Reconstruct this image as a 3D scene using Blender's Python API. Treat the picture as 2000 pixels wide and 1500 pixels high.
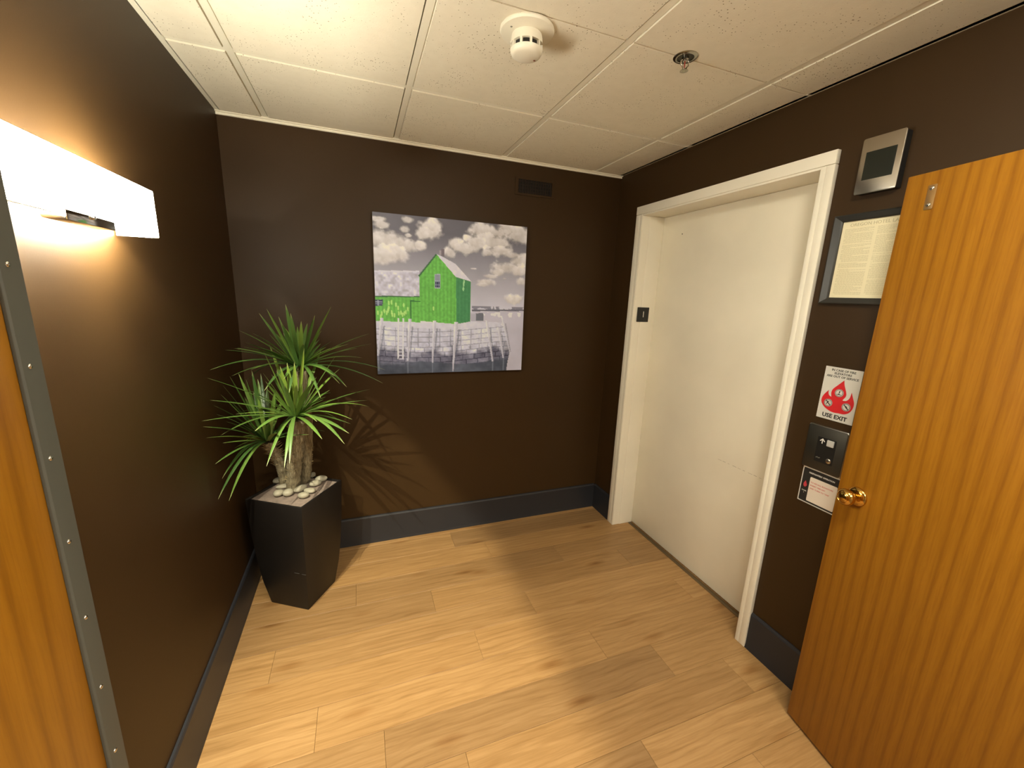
import bpy, bmesh, math, random
import numpy as np
from mathutils import Vector, Matrix

for o in list(bpy.data.objects): bpy.data.objects.remove(o)
SC = bpy.context.scene
COL = SC.collection

# ------------------------------------------------------------------ camera, world, lights, exposure
W, H = 2.26, 2.387                    # room width (x) and ceiling height; back wall is y = 0, room runs to -y
CAM_P = (0.5906, -2.4952, 1.5947); YAW, PITCH, ROLL, FPX = 0.36338, -0.21637, 0.03771, 791.6
cd = bpy.data.cameras.new('camera'); cam = bpy.data.objects.new('camera', cd); COL.objects.link(cam)
cd.sensor_width = 36; cd.lens = FPX / 2000 * 36; cd.clip_start = 0.01; cd.clip_end = 50
fw = Vector((math.sin(YAW)*math.cos(PITCH), math.cos(YAW)*math.cos(PITCH), math.sin(PITCH)))
r0 = Vector((math.cos(YAW), -math.sin(YAW), 0)); u0 = r0.cross(fw)
rt = math.cos(ROLL)*r0 + math.sin(ROLL)*u0; up = -math.sin(ROLL)*r0 + math.cos(ROLL)*u0
M4 = Matrix((rt, up, -fw)).transposed().to_4x4(); M4.translation = Vector(CAM_P)
cam.matrix_world = M4
SC.camera = cam

wd = bpy.data.worlds.new('world'); SC.world = wd; wd.use_nodes = True
wd.node_tree.nodes['Background'].inputs[0].default_value = (0.9, 0.8, 0.65, 1)
wd.node_tree.nodes['Background'].inputs[1].default_value = 0.02

SC.view_settings.view_transform = 'Standard'; SC.view_settings.look = 'None'
SC.view_settings.exposure = 1.13; SC.view_settings.gamma = 1.0; SC.view_settings.use_curve_mapping = False

BULB = 5.0
SPOT = 42.0
GLASS = 28.0
HALL_FILL = 17.0  # radiance of the assumed corridor fill panel
DOME = 42.0        # radiance of the fill dome added behind the camera
WARM = (1.0, 0.86, 0.62)

def point_light(name, loc, power, color, radius, spot=None, blend=.3, rot=None):
    l = bpy.data.lights.new(name, 'SPOT' if spot else 'POINT')
    l.energy = power; l.color = color; l.shadow_soft_size = radius
    if spot: l.spot_size = spot; l.spot_blend = blend
    o = bpy.data.objects.new(name, l); o.location = loc; COL.objects.link(o)
    if rot: o.rotation_euler = rot
    return o
BULB_Y = (-1.20, -1.60)
for y in BULB_Y:
    point_light('sconce_bulb_light', (0.05, y, 1.776), BULB, (1.0, 0.95, 0.76), 0.008)
    point_light('sconce_down_light', (0.05, y, 1.776), SPOT, (1.0, 0.93, 0.68), 0.003, spot=math.radians(128), blend=.55, rot=(0, -math.radians(48), 0))

# ------------------------------------------------------------------ helpers
def tag(o, label=None, cat=None, group=None, kind=None):
    if label: o['label'] = label
    if cat: o['category'] = cat
    if group: o['group'] = group
    if kind: o['kind'] = kind
    return o
def mesh_obj(name, me, mat, parent=None):
    o = bpy.data.objects.new(name, me); COL.objects.link(o)
    if mat and not me.materials: me.materials.append(mat)
    if parent: o.parent = parent
    return o
def empty(name, loc, label=None, cat=None, group=None, kind=None):
    o = bpy.data.objects.new(name, None); o.location = loc; o.empty_display_size = .1; COL.objects.link(o)
    return tag(o, label, cat, group, kind)

class MB:
    def __init__(s): s.v = []; s.f = []
    def add(s, vs, fs):
        n = len(s.v); s.v += [tuple(v) for v in vs]; s.f += [tuple(i+n for i in f) for f in fs]; return s
    def box(s, a, b):
        (x0,y0,z0),(x1,y1,z1) = a, b
        x0,x1 = sorted((x0,x1)); y0,y1 = sorted((y0,y1)); z0,z1 = sorted((z0,z1))
        return s.add([(x0,y0,z0),(x1,y0,z0),(x1,y1,z0),(x0,y1,z0),(x0,y0,z1),(x1,y0,z1),(x1,y1,z1),(x0,y1,z1)],
                     [(3,2,1,0),(4,5,6,7),(0,1,5,4),(1,2,6,5),(2,3,7,6),(3,0,4,7)])
    def prism(s, pts, O, U, V, N, d):
        """polygon pts (u,v) in the frame O,U,V, extruded d along N"""
        O, U, V, N = map(Vector, (O, U, V, N)); n = len(pts)
        b = [O + U*p[0] + V*p[1] for p in pts]; t = [p + N*d for p in b]
        fs = [tuple(range(n, 2*n)), tuple(range(n-1, -1, -1))] + [(i, (i+1) % n, n+(i+1) % n, n+i) for i in range(n)]
        return s.add(b+t, fs)
    def lathe(s, prof, O, A, seg=32, cap=True):
        """prof = [(r, h)], axis A from O"""
        O, A = Vector(O), Vector(A).normalized(); U = A.orthogonal().normalized(); V = A.cross(U)
        vs = []; m = len(prof)
        for k in range(seg):
            c, q = math.cos(2*math.pi*k/seg), math.sin(2*math.pi*k/seg)
            vs += [O + A*h + (U*c + V*q)*r for r, h in prof]
        fs = []
        for k in range(seg):
            j = (k+1) % seg
            for i in range(m-1): fs.append((k*m+i, j*m+i, j*m+i+1, k*m+i+1))
        if cap:
            if prof[0][0] > 1e-5: fs.append(tuple(k*m for k in range(seg-1, -1, -1)))
            if prof[-1][0] > 1e-5: fs.append(tuple(k*m+m-1 for k in range(seg)))
        return s.add(vs, fs)
    def tube(s, pts, r, seg=8):
        pts = [Vector(p) for p in pts]; vs = []; fs = []; ref = None
        for i, p in enumerate(pts):
            t = (pts[min(i+1, len(pts)-1)] - pts[max(i-1, 0)]).normalized()
            a = (ref - t*ref.dot(t)).normalized() if ref else t.orthogonal().normalized()
            ref = a; b = t.cross(a); rr = r[i] if isinstance(r, (list, tuple)) else r
            vs += [p + (a*math.cos(2*math.pi*k/seg) + b*math.sin(2*math.pi*k/seg))*rr for k in range(seg)]
        for i in range(len(pts)-1):
            for k in range(seg):
                j = (k+1) % seg; fs.append((i*seg+k, i*seg+j, (i+1)*seg+j, (i+1)*seg+k))
        fs += [tuple(range(seg-1, -1, -1)), tuple((len(pts)-1)*seg+k for k in range(seg))]
        return s.add(vs, fs)
    def build(s, name, mat, parent=None, bevel=0, segs=2, smooth=False, origin=None, angle=35):
        vs = s.v
        if origin is not None: vs = [(v[0]-origin[0], v[1]-origin[1], v[2]-origin[2]) for v in vs]
        me = bpy.data.meshes.new(name); me.from_pydata(vs, [], s.f); me.update()
        bm = bmesh.new(); bm.from_mesh(me)
        bmesh.ops.remove_doubles(bm, verts=bm.verts, dist=1e-6)
        bmesh.ops.recalc_face_normals(bm, faces=bm.faces)
        if bevel:
            es = [e for e in bm.edges if len(e.link_faces) == 2 and e.calc_face_angle(0) > .5]
            bmesh.ops.bevel(bm, geom=es, offset=bevel, segments=segs, affect='EDGES', profile=.5, clamp_overlap=True)
        bm.to_mesh(me); bm.free()
        if smooth or bevel:
            me.shade_smooth()
            me.set_sharp_from_angle(angle=math.radians(angle))
        o = mesh_obj(name, me, mat, parent)
        if origin is not None: o.location = origin
        return o

def rrect(x0, y0, x1, y1, r, n=5):
    out = []
    for cx, cy, a0 in ((x1-r, y1-r, 0), (x0+r, y1-r, 90), (x0+r, y0+r, 180), (x1-r, y0+r, 270)):
        for k in range(n+1):
            a = math.radians(a0 + 90*k/n); out.append((cx + r*math.cos(a), cy + r*math.sin(a)))
    return out
def catmull(P, n=8):
    out = []; m = len(P)
    for i in range(m):
        p0, p1, p2, p3 = (np.array(P[(i+k-1) % m][:2]) for k in range(4))
        if len(P[i]) > 2: p0 = p1 - (p2-p1)*.6
        if len(P[(i+1) % m]) > 2: p3 = p2 + (p2-p1)*.6
        for k in range(n):
            t = k/n
            out.append(tuple(.5*((2*p1) + (-p0+p2)*t + (2*p0-5*p1+4*p2-p3)*t*t + (-p0+3*p1-3*p2+p3)*t**3)))
    return out
def lettering(name, text, size, center, U, V, mat, parent, depth=.0003, bold=0.0, stretch=1.0, align='CENTER'):
    N = Vector(U).cross(Vector(V))
    cu = bpy.data.curves.new('txt', 'FONT'); cu.body = text; cu.size = size; cu.align_x = align; cu.align_y = 'CENTER'
    cu.extrude = depth; cu.offset = bold; cu.resolution_u = 2
    t = bpy.data.objects.new('txt', cu); COL.objects.link(t)
    me = bpy.data.meshes.new_from_object(t.evaluated_get(bpy.context.evaluated_depsgraph_get()))
    bpy.data.objects.remove(t); bpy.data.curves.remove(cu)
    me.name = name
    m = Matrix((Vector(U)*stretch, Vector(V), N)).transposed().to_4x4(); m.translation = Vector(center)
    me.transform(m); me.materials.clear()
    return mesh_obj(name, me, mat, parent)

# ------------------------------------------------------------------ materials
def mat(name, color, rough=.5, metal=0.0, spec=.5, **kw):
    m = bpy.data.materials.new(name); m.use_nodes = True
    b = m.node_tree.nodes['Principled BSDF']
    b.inputs['Base Color'].default_value = (*color, 1); b.inputs['Roughness'].default_value = rough
    b.inputs['Metallic'].default_value = metal; b.inputs['Specular IOR Level'].default_value = spec
    for k, v in kw.items(): b.inputs[k.replace('_', ' ')].default_value = v
    return m
class NT:
    def __init__(s, m): s.t = m.node_tree; s.b = s.t.nodes['Principled BSDF']
    def n(s, kind, **kw):
        o = s.t.nodes.new('ShaderNode'+kind)
        for k, v in kw.items():
            if k.startswith('i_'): o.inputs[k[2:].replace('_', ' ')].default_value = v
            else: setattr(o, k, v)
        return o
    def l(s, a, b): s.t.links.new(a, b)
    def ramp(s, fac, stops):
        r = s.n('ValToRGB'); e = r.color_ramp.elements
        while len(e) > len(stops): e.remove(e[-1])
        while len(e) < len(stops): e.new(1)
        for q, (p, c) in zip(e, stops): q.position = p; q.color = (*c, 1) if len(c) == 3 else c
        s.l(fac, r.inputs[0]); return r.outputs[0]
    def coords(s, scale, kind='Object', rand=False):
        tc = s.n('TexCoord'); out = tc.outputs[kind]
        if rand:
            oi = s.n('ObjectInfo'); mu = s.n('VectorMath', operation='SCALE'); cb = s.n('CombineXYZ')
            s.l(oi.outputs['Random'], cb.inputs[0]); s.l(oi.outputs['Random'], cb.inputs[1]); s.l(oi.outputs['Random'], cb.inputs[2])
            s.l(cb.outputs[0], mu.inputs[0]); mu.inputs['Scale'].default_value = 37.0
            ad = s.n('VectorMath', operation='ADD'); s.l(out, ad.inputs[0]); s.l(mu.outputs[0], ad.inputs[1]); out = ad.outputs[0]
        mp = s.n('Mapping'); mp.inputs['Scale'].default_value = scale; s.l(out, mp.inputs[0]); return mp.outputs[0]
    def noise(s, vec, scale, detail=4, rough=.5, dist=0.0):
        o = s.n('TexNoise', i_Scale=scale, i_Detail=detail, i_Roughness=rough, i_Distortion=dist); s.l(vec, o.inputs['Vector']); return o.outputs[0]
    def mix(s, fac, a, b, mode='MIX'):
        o = s.n('Mix', data_type='RGBA', blend_type=mode)
        for v, i in ((fac, 0), (a, 6), (b, 7)):
            if isinstance(v, (int, float)): o.inputs[i].default_value = v
            elif isinstance(v, tuple): o.inputs[i].default_value = (*v, 1)
            else: s.l(v, o.inputs[i])
        return o.outputs[2]
    def bump(s, h, strength, dist=.002):
        o = s.n('Bump', i_Strength=strength, i_Distance=dist); s.l(h, o.inputs['Height']); s.l(o.outputs[0], s.b.inputs['Normal'])
    def color(s, c): s.l(c, s.b.inputs['Base Color'])

def m_wall(name, c, rough=.42, spec=.5):
    m = mat(name, c, rough, spec=spec); t = NT(m); v = t.coords((1, 1, 1))
    n = t.noise(v, 3, 3)
    t.color(t.mix(n, tuple(x*.9 for x in c), tuple(x*1.1 for x in c)))
    t.bump(t.noise(v, 260, 3), .10, .0008); return m
WALL = m_wall('brown_wall_paint', (.0385, .0195, .0058), .48, .24)
HALLWALL = m_wall('corridor_paint', (.55, .45, .32), .6)
BASE = mat('dark_vinyl_base', (.018, .019, .024), .45)
WHITE = m_wall('cream_enamel', (.86, .82, .70), .33)
def m_tile():
    m = mat('ceiling_tile', (.72, .67, .56), .95, spec=.1); t = NT(m); v = t.coords((1, 1, 1), rand=True)
    vor = t.n('TexVoronoi', i_Scale=95.0); t.l(v, vor.inputs['Vector'])
    big = t.noise(v, 7, 2)
    size = t.n('MapRange', i_From_Min=.35, i_From_Max=.75, i_To_Min=.04, i_To_Max=.22); t.l(big, size.inputs[0])
    lt = t.n('Math', operation='LESS_THAN'); t.l(vor.outputs['Distance'], lt.inputs[0]); t.l(size.outputs[0], lt.inputs[1])
    col = t.mix(t.noise(v, 30, 4), (.76, .71, .58), (.84, .79, .66))
    t.color(t.mix(lt.outputs[0], col, (.26, .21, .13)))
    t.bump(t.noise(v, 180, 4), .35, .001); return m
TILE = m_tile()
GRID = mat('grid_enamel', (.82, .78, .65), .4)

def m_floor():
    m = mat('oak_vinyl_plank', (.5, .32, .16), .36, spec=.35); t = NT(m)
    v = t.coords((1, 1, 1), rand=True)
    st = t.n('Mapping'); st.inputs['Scale'].default_value = (1.1, 13, 1); t.l(v, st.inputs[0])
    big = t.noise(st.outputs[0], 1.6, 5, .6, 1.4)
    st2 = t.n('Mapping'); st2.inputs['Scale'].default_value = (2.2, 85, 1); t.l(v, st2.inputs[0])
    fine = t.noise(st2.outputs[0], 2.2, 6, .65, .6)
    st3 = t.n('Mapping'); st3.inputs['Scale'].default_value = (3.0, 9, 1); t.l(v, st3.inputs[0])
    wv = t.n('TexWave', wave_type='BANDS', bands_direction='Y', i_Scale=1.3, i_Distortion=9.0, i_Detail=3.0, i_Detail_Scale=.8); t.l(st3.outputs[0], wv.inputs[0])
    a = t.ramp(big, [(.25, (.300, .170, .066)), (.5, (.372, .218, .090)), (.75, (.440, .268, .118))])
    f = t.ramp(fine, [(.3, (.82, .79, .74)), (.6, (1, 1, 1))])
    c = t.mix(.9, a, f, 'MULTIPLY')
    w = t.ramp(wv.outputs[0], [(.0, (.80, .76, .70)), (.35, (1, 1, 1))])
    c = t.mix(.55, c, w, 'MULTIPLY')
    kn = t.n('Mapping'); kn.inputs['Scale'].default_value = (2.2, 7.0, 1); t.l(v, kn.inputs[0])
    vo = t.n('TexVoronoi', i_Scale=1.1); t.l(kn.outputs[0], vo.inputs['Vector'])
    k = t.ramp(vo.outputs['Distance'], [(.0, (.45, .33, .22)), (.09, (.75, .66, .55)), (.2, (1, 1, 1))])
    c = t.mix(.8, c, k, 'MULTIPLY')
    oi = t.n('ObjectInfo'); rr = t.ramp(oi.outputs['Random'], [(0, (.76, .75, .76)), (.35, (.90, .88, .85)), (.6, (1.0, .98, .94)), (1, (1.06, 1.06, 1.06))])
    t.color(t.mix(1.0, c, rr, 'MULTIPLY'))
    rg = t.n('MapRange', i_To_Min=.30, i_To_Max=.48); t.l(fine, rg.inputs[0]); t.l(rg.outputs[0], t.b.inputs['Roughness'])
    t.bump(fine, .12, .0006); return m
FLOOR = m_floor()

def m_oak():
    m = mat('varnished_oak_veneer', (.5, .25, .06), .38, spec=.4); t = NT(m)
    v = t.coords((1, 1, 1))
    st = t.n('Mapping'); st.inputs['Scale'].default_value = (1, 6.5, .42); t.l(v, st.inputs[0])
    wv = t.n('TexWave', wave_type='BANDS', bands_direction='Y', i_Scale=1.25, i_Distortion=12.0, i_Detail=3.0, i_Detail_Scale=.42, i_Detail_Roughness=.55); t.l(st.outputs[0], wv.inputs[0])
    st2 = t.n('Mapping'); st2.inputs['Scale'].default_value = (1, 95, 4.5); t.l(v, st2.inputs[0])
    fine = t.noise(st2.outputs[0], 2.0, 5, .6, .4)
    big = t.noise(st.outputs[0], 1.2, 3)
    c = t.ramp(wv.outputs[0], [(.0, (.265, .105, .0060)), (.18, (.315, .130, .0070)), (1, (.345, .146, .0090))])
    f = t.ramp(fine, [(.34, (.84, .78, .68)), (.56, (1, 1, 1))])
    c = t.mix(.8, c, f, 'MULTIPLY')
    b = t.ramp(big, [(.3, (.90, .88, .86)), (.7, (1, 1, 1))])
    t.color(t.mix(1.0, c, b, 'MULTIPLY')); t.bump(fine, .12, .0005); return m
OAK = m_oak()
BLACK = mat('black_plastic', (.012, .012, .012), .35)
CHROME = mat('chrome', (.72, .70, .66), .12, 1.0)
STEEL = mat('brushed_steel', (.52, .49, .44), .28, 1.0)
def m_darksteel():
    m = mat('dark_brushed_steel', (.075, .070, .058), .36, .8); t = NT(m)
    t.bump(t.noise(t.coords((1, 260, 6)), 3, 3), .1, .0004); return m
DSTEEL = m_darksteel()
STRIP = mat('grey_painted_metal', (.075, .075, .062), .6)
BRASS = mat('polished_brass', (.60, .36, .09), .16, 1.0)
SCREEN = mat('dark_screen', (.006, .010, .008), .12)
PAPER = mat('cream_paper', (.78, .72, .50), .7)
PRINT = mat('faded_print', (.50, .45, .28), .8)
SIGNW = mat('white_sign_plastic', (.66, .65, .60), .4)
INK = mat('black_ink', (.015, .015, .015), .5)
RED = mat('red_ink', (.62, .012, .018), .5)
REDTXT = mat('red_lettering', (.62, .12, .10), .6)
WHITEINK = mat('white_ink', (.80, .78, .74), .5)
DETECT = mat('ivory_plastic', (.78, .74, .62), .42)
FRAMEM = mat('dark_grey_frame', (.022, .022, .020), .4)
PLANTER = mat('espresso_lacquer', (.0050, .0036, .003), .5)
def m_soil():
    m = mat('mosaic_topping', (.2, .15, .12), .8); t = NT(m); v = t.coords((1, 1, 1))
    t.color(t.mix(t.noise(v, 45, 4), (.10, .075, .06), (.30, .23, .19))); t.bump(t.noise(v, 120, 3), .6, .002); return m
SOIL = m_soil()
def m_pebble():
    m = mat('river_pebble', (.6, .55, .45), .55); t = NT(m); v = t.coords((1, 1, 1), rand=True)
    a = t.mix(t.noise(v, 40, 4), (.28, .26, .19), (.44, .41, .32))
    oi = t.n('ObjectInfo'); r = t.ramp(oi.outputs['Random'], [(0, (.78, .76, .74)), (1, (1, 1, 1))])
    t.color(t.mix(1.0, a, r, 'MULTIPLY')); return m
PEBBLE = m_pebble()
def m_trunk():
    m = mat('fibrous_trunk', (.3, .23, .14), .9); t = NT(m); v = t.coords((90, 90, 14))
    n = t.noise(v, 1.5, 5, .7, .5)
    t.color(t.ramp(n, [(.3, (.075, .058, .035)), (.5, (.20, .165, .098)), (.72, (.38, .325, .205))])); t.bump(n, .8, .004); return m
TRUNK = m_trunk()
def m_leaf():
    m = mat('strap_leaf_green', (.1, .25, .04), .36, spec=.5); t = NT(m)
    oi = t.n('ObjectInfo')
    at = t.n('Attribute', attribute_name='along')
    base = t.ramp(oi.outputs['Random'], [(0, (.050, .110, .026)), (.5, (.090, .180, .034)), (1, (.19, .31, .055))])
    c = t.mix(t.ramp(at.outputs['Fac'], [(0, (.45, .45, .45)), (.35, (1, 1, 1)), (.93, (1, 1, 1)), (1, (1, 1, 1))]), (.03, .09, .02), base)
    yo = t.n('Attribute', attribute_name='young'); c = t.mix(yo.outputs['Fac'], c, (.30, .44, .06))
    tip = t.ramp(at.outputs['Fac'], [(.9, (0, 0, 0)), (1, (1, 1, 1))])
    t.color(t.mix(tip, c, (.35, .38, .16)))
    t.b.inputs['Subsurface Weight'].default_value = 0.0
    return m
LEAF = m_leaf()
def emit(name, color, s):
    m = bpy.data.materials.new(name); m.use_nodes = True; b = m.node_tree.nodes['Principled BSDF']
    b.inputs['Base Color'].default_value = (.8, .8, .78, 1); b.inputs['Emission Color'].default_value = (*color, 1); b.inputs['Emission Strength'].default_value = s
    return m
GLASSM = emit('lit_frosted_glass', (1.0, .94, .77), GLASS)
PANELM = emit('fill_panel_glow', (1.0, .93, .75), HALL_FILL)
DOMEM = emit('fill_dome_glow', (1.0, .94, .77), DOME)

PIC = {
 'roof': [[-0.018,0.346],[0.273,0.331],[0.272,0.494],[-0.023,0.5]],
 'roof_edge': [[-0.018,0.343],[0.273,0.33],[0.272,0.339],[-0.018,0.352]],
 'shed': [[-0.023,0.5],[0.215,0.496],[0.278,0.494],[0.276,0.661],[-0.029,0.653]],
 'house': [[0.272,0.358],[0.38,0.218],[0.509,0.357],[0.515,0.668],[0.39,0.659],[0.272,0.649]],
 'side': [[0.509,0.357],[0.61,0.382],[0.612,0.65],[0.515,0.668]],
 'houseroof': [[0.38,0.218],[0.408,0.228],[0.505,0.273],[0.614,0.382],[0.509,0.357]],
 'houseroofL': [[0.263,0.363],[0.38,0.216],[0.385,0.224],[0.274,0.366]],
 'chimney': [[0.414,0.187],[0.432,0.186],[0.432,0.234],[0.414,0.228]],
 'chimney2': [[0.398,0.196],[0.414,0.195],[0.414,0.224],[0.398,0.221]],
 'win': [[0.369,0.346],[0.407,0.342],[0.407,0.436],[0.368,0.436]],
 'winD': [[0.372,0.392],[0.403,0.391],[0.403,0.43],[0.372,0.431]],
 'winM': [[0.373,0.351],[0.403,0.348],[0.403,0.387],[0.372,0.388]],
 'shedwin': [[-0.005,0.522],[0.045,0.518],[0.043,0.557],[-0.007,0.56]],
 'doorline1': [[0.213,0.521],[0.22,0.521],[0.219,0.65],[0.213,0.65]],
 'doorline2': [[0.214,0.518],[0.278,0.519],[0.278,0.525],[0.213,0.527]],
 'eave': [[-0.023,0.496],[0.272,0.491],[0.272,0.497],[-0.023,0.504]],
 'cap': [[-0.029,0.653],[0.39,0.662],[0.524,0.668],[0.618,0.648],[0.84,0.653],[0.831,0.679],[0.742,0.69],[0.524,0.707],[0.357,0.7],[0.004,0.692]],
 'wall': [[-0.03,0.688],[0.357,0.696],[0.524,0.703],[0.742,0.689],[0.845,0.671],[0.879,0.731],[0.904,0.863],[0.89,0.943],[0.879,1.029],[-0.041,1.015]],
 'water': [[-0.037,0.894],[0.355,0.925],[0.525,0.945],[0.702,0.94],[0.898,0.881],[0.879,1.033],[-0.041,1.015]],
 'bay': [[0.608,0.586],[1.06,0.568],[1.081,1.03],[0.879,1.024],[0.904,0.863],[0.84,0.653],[0.613,0.648]],
 'shore': [[0.621,0.567],[1.003,0.56],[1.003,0.571],[0.621,0.58]],
 'shed2': [[0.647,0.593],[0.702,0.59],[0.705,0.645],[0.652,0.643]],
 'houseshadowR': [[0.613,0.598],[0.65,0.597],[0.652,0.647],[0.613,0.648]],
 'clouds': [[0.053,0.069,0.04,0.026],[0.185,0.084,0.031,0.02],[0.207,0.119,0.019,0.011],[0.057,0.159,0.082,0.062],[0.131,0.175,0.067,0.063],[0.206,0.178,0.045,0.033],[0.275,0.173,0.034,0.021],[0.04,0.247,0.074,0.052],[0.129,0.234,0.061,0.041],[0.33,0.076,0.062,0.044],[0.299,0.097,0.046,0.029],[0.369,0.039,0.039,0.034],[0.032,0.039,0.051,0.016],[0.205,0.024,0.034,0.02],[0.512,0.156,0.045,0.039],[0.57,0.175,0.058,0.035],[0.636,0.14,0.051,0.046],[0.685,0.051,0.068,0.05],[0.77,0.06,0.105,0.046],[0.856,0.029,0.079,0.039],[0.937,0.062,0.081,0.06],[0.755,0.116,0.121,0.047],[0.722,0.189,0.052,0.023],[0.817,0.175,0.097,0.03],[0.906,0.193,0.099,0.024],[0.472,0.205,0.032,0.031],[0.953,0.231,0.073,0.037],[0.864,0.281,0.099,0.04],[0.803,0.312,0.053,0.023],[0.742,0.34,0.044,0.013],[0.717,0.381,0.053,0.021],[0.692,0.399,0.043,0.012],[0.946,0.297,0.064,0.029],[0.976,0.362,0.037,0.025],[0.926,0.49,0.064,0.025],[0.63,0.297,0.017,0.005],[0.849,0.351,0.018,0.005],[0.586,0.105,0.025,0.015]],
 'buoys': [[0.08,0.539],[0.098,0.534],[0.124,0.549],[0.172,0.55],[0.013,0.602],[0.037,0.605],[0.066,0.601],[0.075,0.585],[0.096,0.597],[0.101,0.612],[0.114,0.616],[0.137,0.568],[0.14,0.603],[0.163,0.611],[0.185,0.595],[0.198,0.575],[0.03,0.625],[0.154,0.599],[0.362,0.567],[0.175,0.603],[0.079,0.57],[0.052,0.59]],
 'buoys2': [[0.562,0.4],[0.56,0.432],[0.564,0.386]],
 'posts': [[[0.036,0.633],[0.005,0.878],0.021,0.013],[[0.209,0.638],[0.192,0.914],0.02,0.011],[[0.368,0.647],[0.353,0.933],0.021,0.01],[[0.513,0.654],[0.493,0.996],0.026,0.008],[[0.727,0.642],[0.779,0.932],0.016,0.013],[[0.814,0.688],[0.858,0.907],0.018,0.011],[[0.839,0.611],[0.904,0.863],0.015,0.008]],
 'ladder': [[0.137,0.635],[0.168,0.634],[0.129,0.9],[0.159,0.905]]}
PLANT = {"A":{"c":[0.292,-0.42,0.998],"tips":[[0.017,-0.715,1.085],[0.017,-0.606,1.229],[0.015,-0.597,1.136],[0.037,-0.603,0.986],[0.204,-0.671,0.859],[0.27,-0.679,0.848],[0.293,-0.691,0.87],[0.417,-0.628,0.944],[0.506,-0.608,0.905],[0.527,-0.6,0.951],[0.401,-0.625,1.025],[0.543,-0.583,1.011],[0.622,-0.316,0.994],[0.615,-0.512,1.08],[0.629,-0.291,1.081],[0.2,-0.501,1.318],[0.185,-0.286,1.32],[0.319,-0.536,1.274],[0.286,-0.189,1.19],[0.354,-0.474,1.326],[0.405,-0.263,1.288],[0.481,-0.474,1.287],[0.439,-0.576,1.122],[0.181,-0.698,1.024],[0.432,-0.159,1.041],[0.238,-0.171,1.157],[0.257,-0.582,1.248],[0.321,-0.177,1.171],[0.257,-0.21,1.209],[0.402,-0.602,1.209],[0.488,-0.279,1.193],[0.027,-0.279,0.99],[0.306,-0.205,1.207],[0.281,-0.582,1.184]]},"B":{"c":[0.312,-0.33,1.221],"tips":[[0.213,-0.431,1.496],[0.286,-0.418,1.516],[0.472,-0.414,1.511],[0.406,-0.464,1.473],[0.061,-0.278,1.388],[0.057,-0.484,1.323],[0.095,-0.505,1.333],[0.633,-0.436,1.388],[0.651,-0.214,1.313],[0.6,-0.234,1.24],[0.148,-0.254,1.466],[0.312,-0.48,1.481],[0.334,-0.096,1.408],[0.144,-0.536,1.361],[0.017,-0.561,1.253],[0.477,-0.516,1.202],[0.7,-0.481,1.218],[0.687,-0.492,1.155],[0.138,-0.542,1.343],[0.541,-0.479,1.345],[0.229,-0.089,1.38],[0.284,-0.084,1.391],[0.421,-0.118,1.285],[0.511,-0.518,1.344],[0.201,-0.126,1.243],[0.204,-0.581,1.345],[0.076,-0.515,1.216],[0.176,-0.102,1.362],[0.576,-0.205,1.288],[0.28,-0.526,1.446],[0.419,-0.591,1.121]]},"C":{"c":[0.163,-0.4,0.882],"tips":[[0.016,-0.635,0.876],[0.017,-0.654,0.729],[0.046,-0.628,0.704],[0.017,-0.709,1.06],[0.06,-0.477,1.209],[0.016,-0.424,1.161],[0.139,-0.455,1.228],[0.11,-0.58,0.968],[0.073,-0.459,1.159],[0.021,-0.479,1.13],[0.016,-0.565,1.105],[0.155,-0.267,1.112],[0.049,-0.472,1.104],[0.113,-0.452,1.189],[0.117,-0.26,1.149],[0.094,-0.264,1.092],[0.016,-0.546,1.062],[0.227,-0.448,1.129],[0.041,-0.263,1.181],[0.056,-0.579,1.037],[0.017,-0.693,1.01],[0.203,-0.184,1.021],[0.129,-0.247,1.175],[0.11,-0.492,1.119]]}}

# ------------------------------------------------------------------ structure
XR = 2.415                                        # plane the planks run to, under the elevator door
TH = .14
# floor: sub-floor slab and one object per plank
fl = MB().box((-.10, -2.74, -.06), (XR+.1, .10, -.0065)).build('floor', mat('subfloor', (.05, .035, .02), .9)); tag(fl, kind='structure')
PW, PL = .1695, 1.205
starts = {0: .10, 1: .516, 2: .897, 3: .18, 4: 1.05, 5: .38, 6: .615, 7: .883, 8: .30, 9: .66, 10: 1.0, 11: .22, 12: .75, 13: .4, 14: 1.1}
gap = .0004
for k in range(-2, 14):
    y1 = -.384 - PW*(k-1); y0 = y1 - PW
    y1 = min(y1, 0.0); y0 = max(y0, -2.73)
    if y1 - y0 < .01: continue
    xs = starts.get(k, .3 + .27*(k % 4)); cuts = [0.0]
    x = xs
    while x > PL: x -= PL
    while x < XR:
        if x > .02: cuts.append(x)
        x += PL
    cuts.append(XR)
    for a, b in zip(cuts[:-1], cuts[1:]):
        cx, cy = (a+b)/2, (y0+y1)/2; hx, hy = (b-a)/2-gap, (y1-y0)/2-gap; c = .0008
        m = MB().add([(-hx, -hy, -.0065), (hx, -hy, -.0065), (hx, hy, -.0065), (-hx, hy, -.0065),
                      (-hx, -hy, -c), (hx, -hy, -c), (hx, hy, -c), (-hx, hy, -c),
                      (-hx+c, -hy+c, 0), (hx-c, -hy+c, 0), (hx-c, hy-c, 0), (-hx+c, hy-c, 0)],
                     [(3,2,1,0), (0,1,5,4), (1,2,6,5), (2,3,7,6), (3,0,4,7), (4,5,9,8), (5,6,10,9), (6,7,11,10), (7,4,8,11), (8,9,10,11)])
        o = m.build('plank', FLOOR, fl); o.location = (cx, cy, 0)

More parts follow.
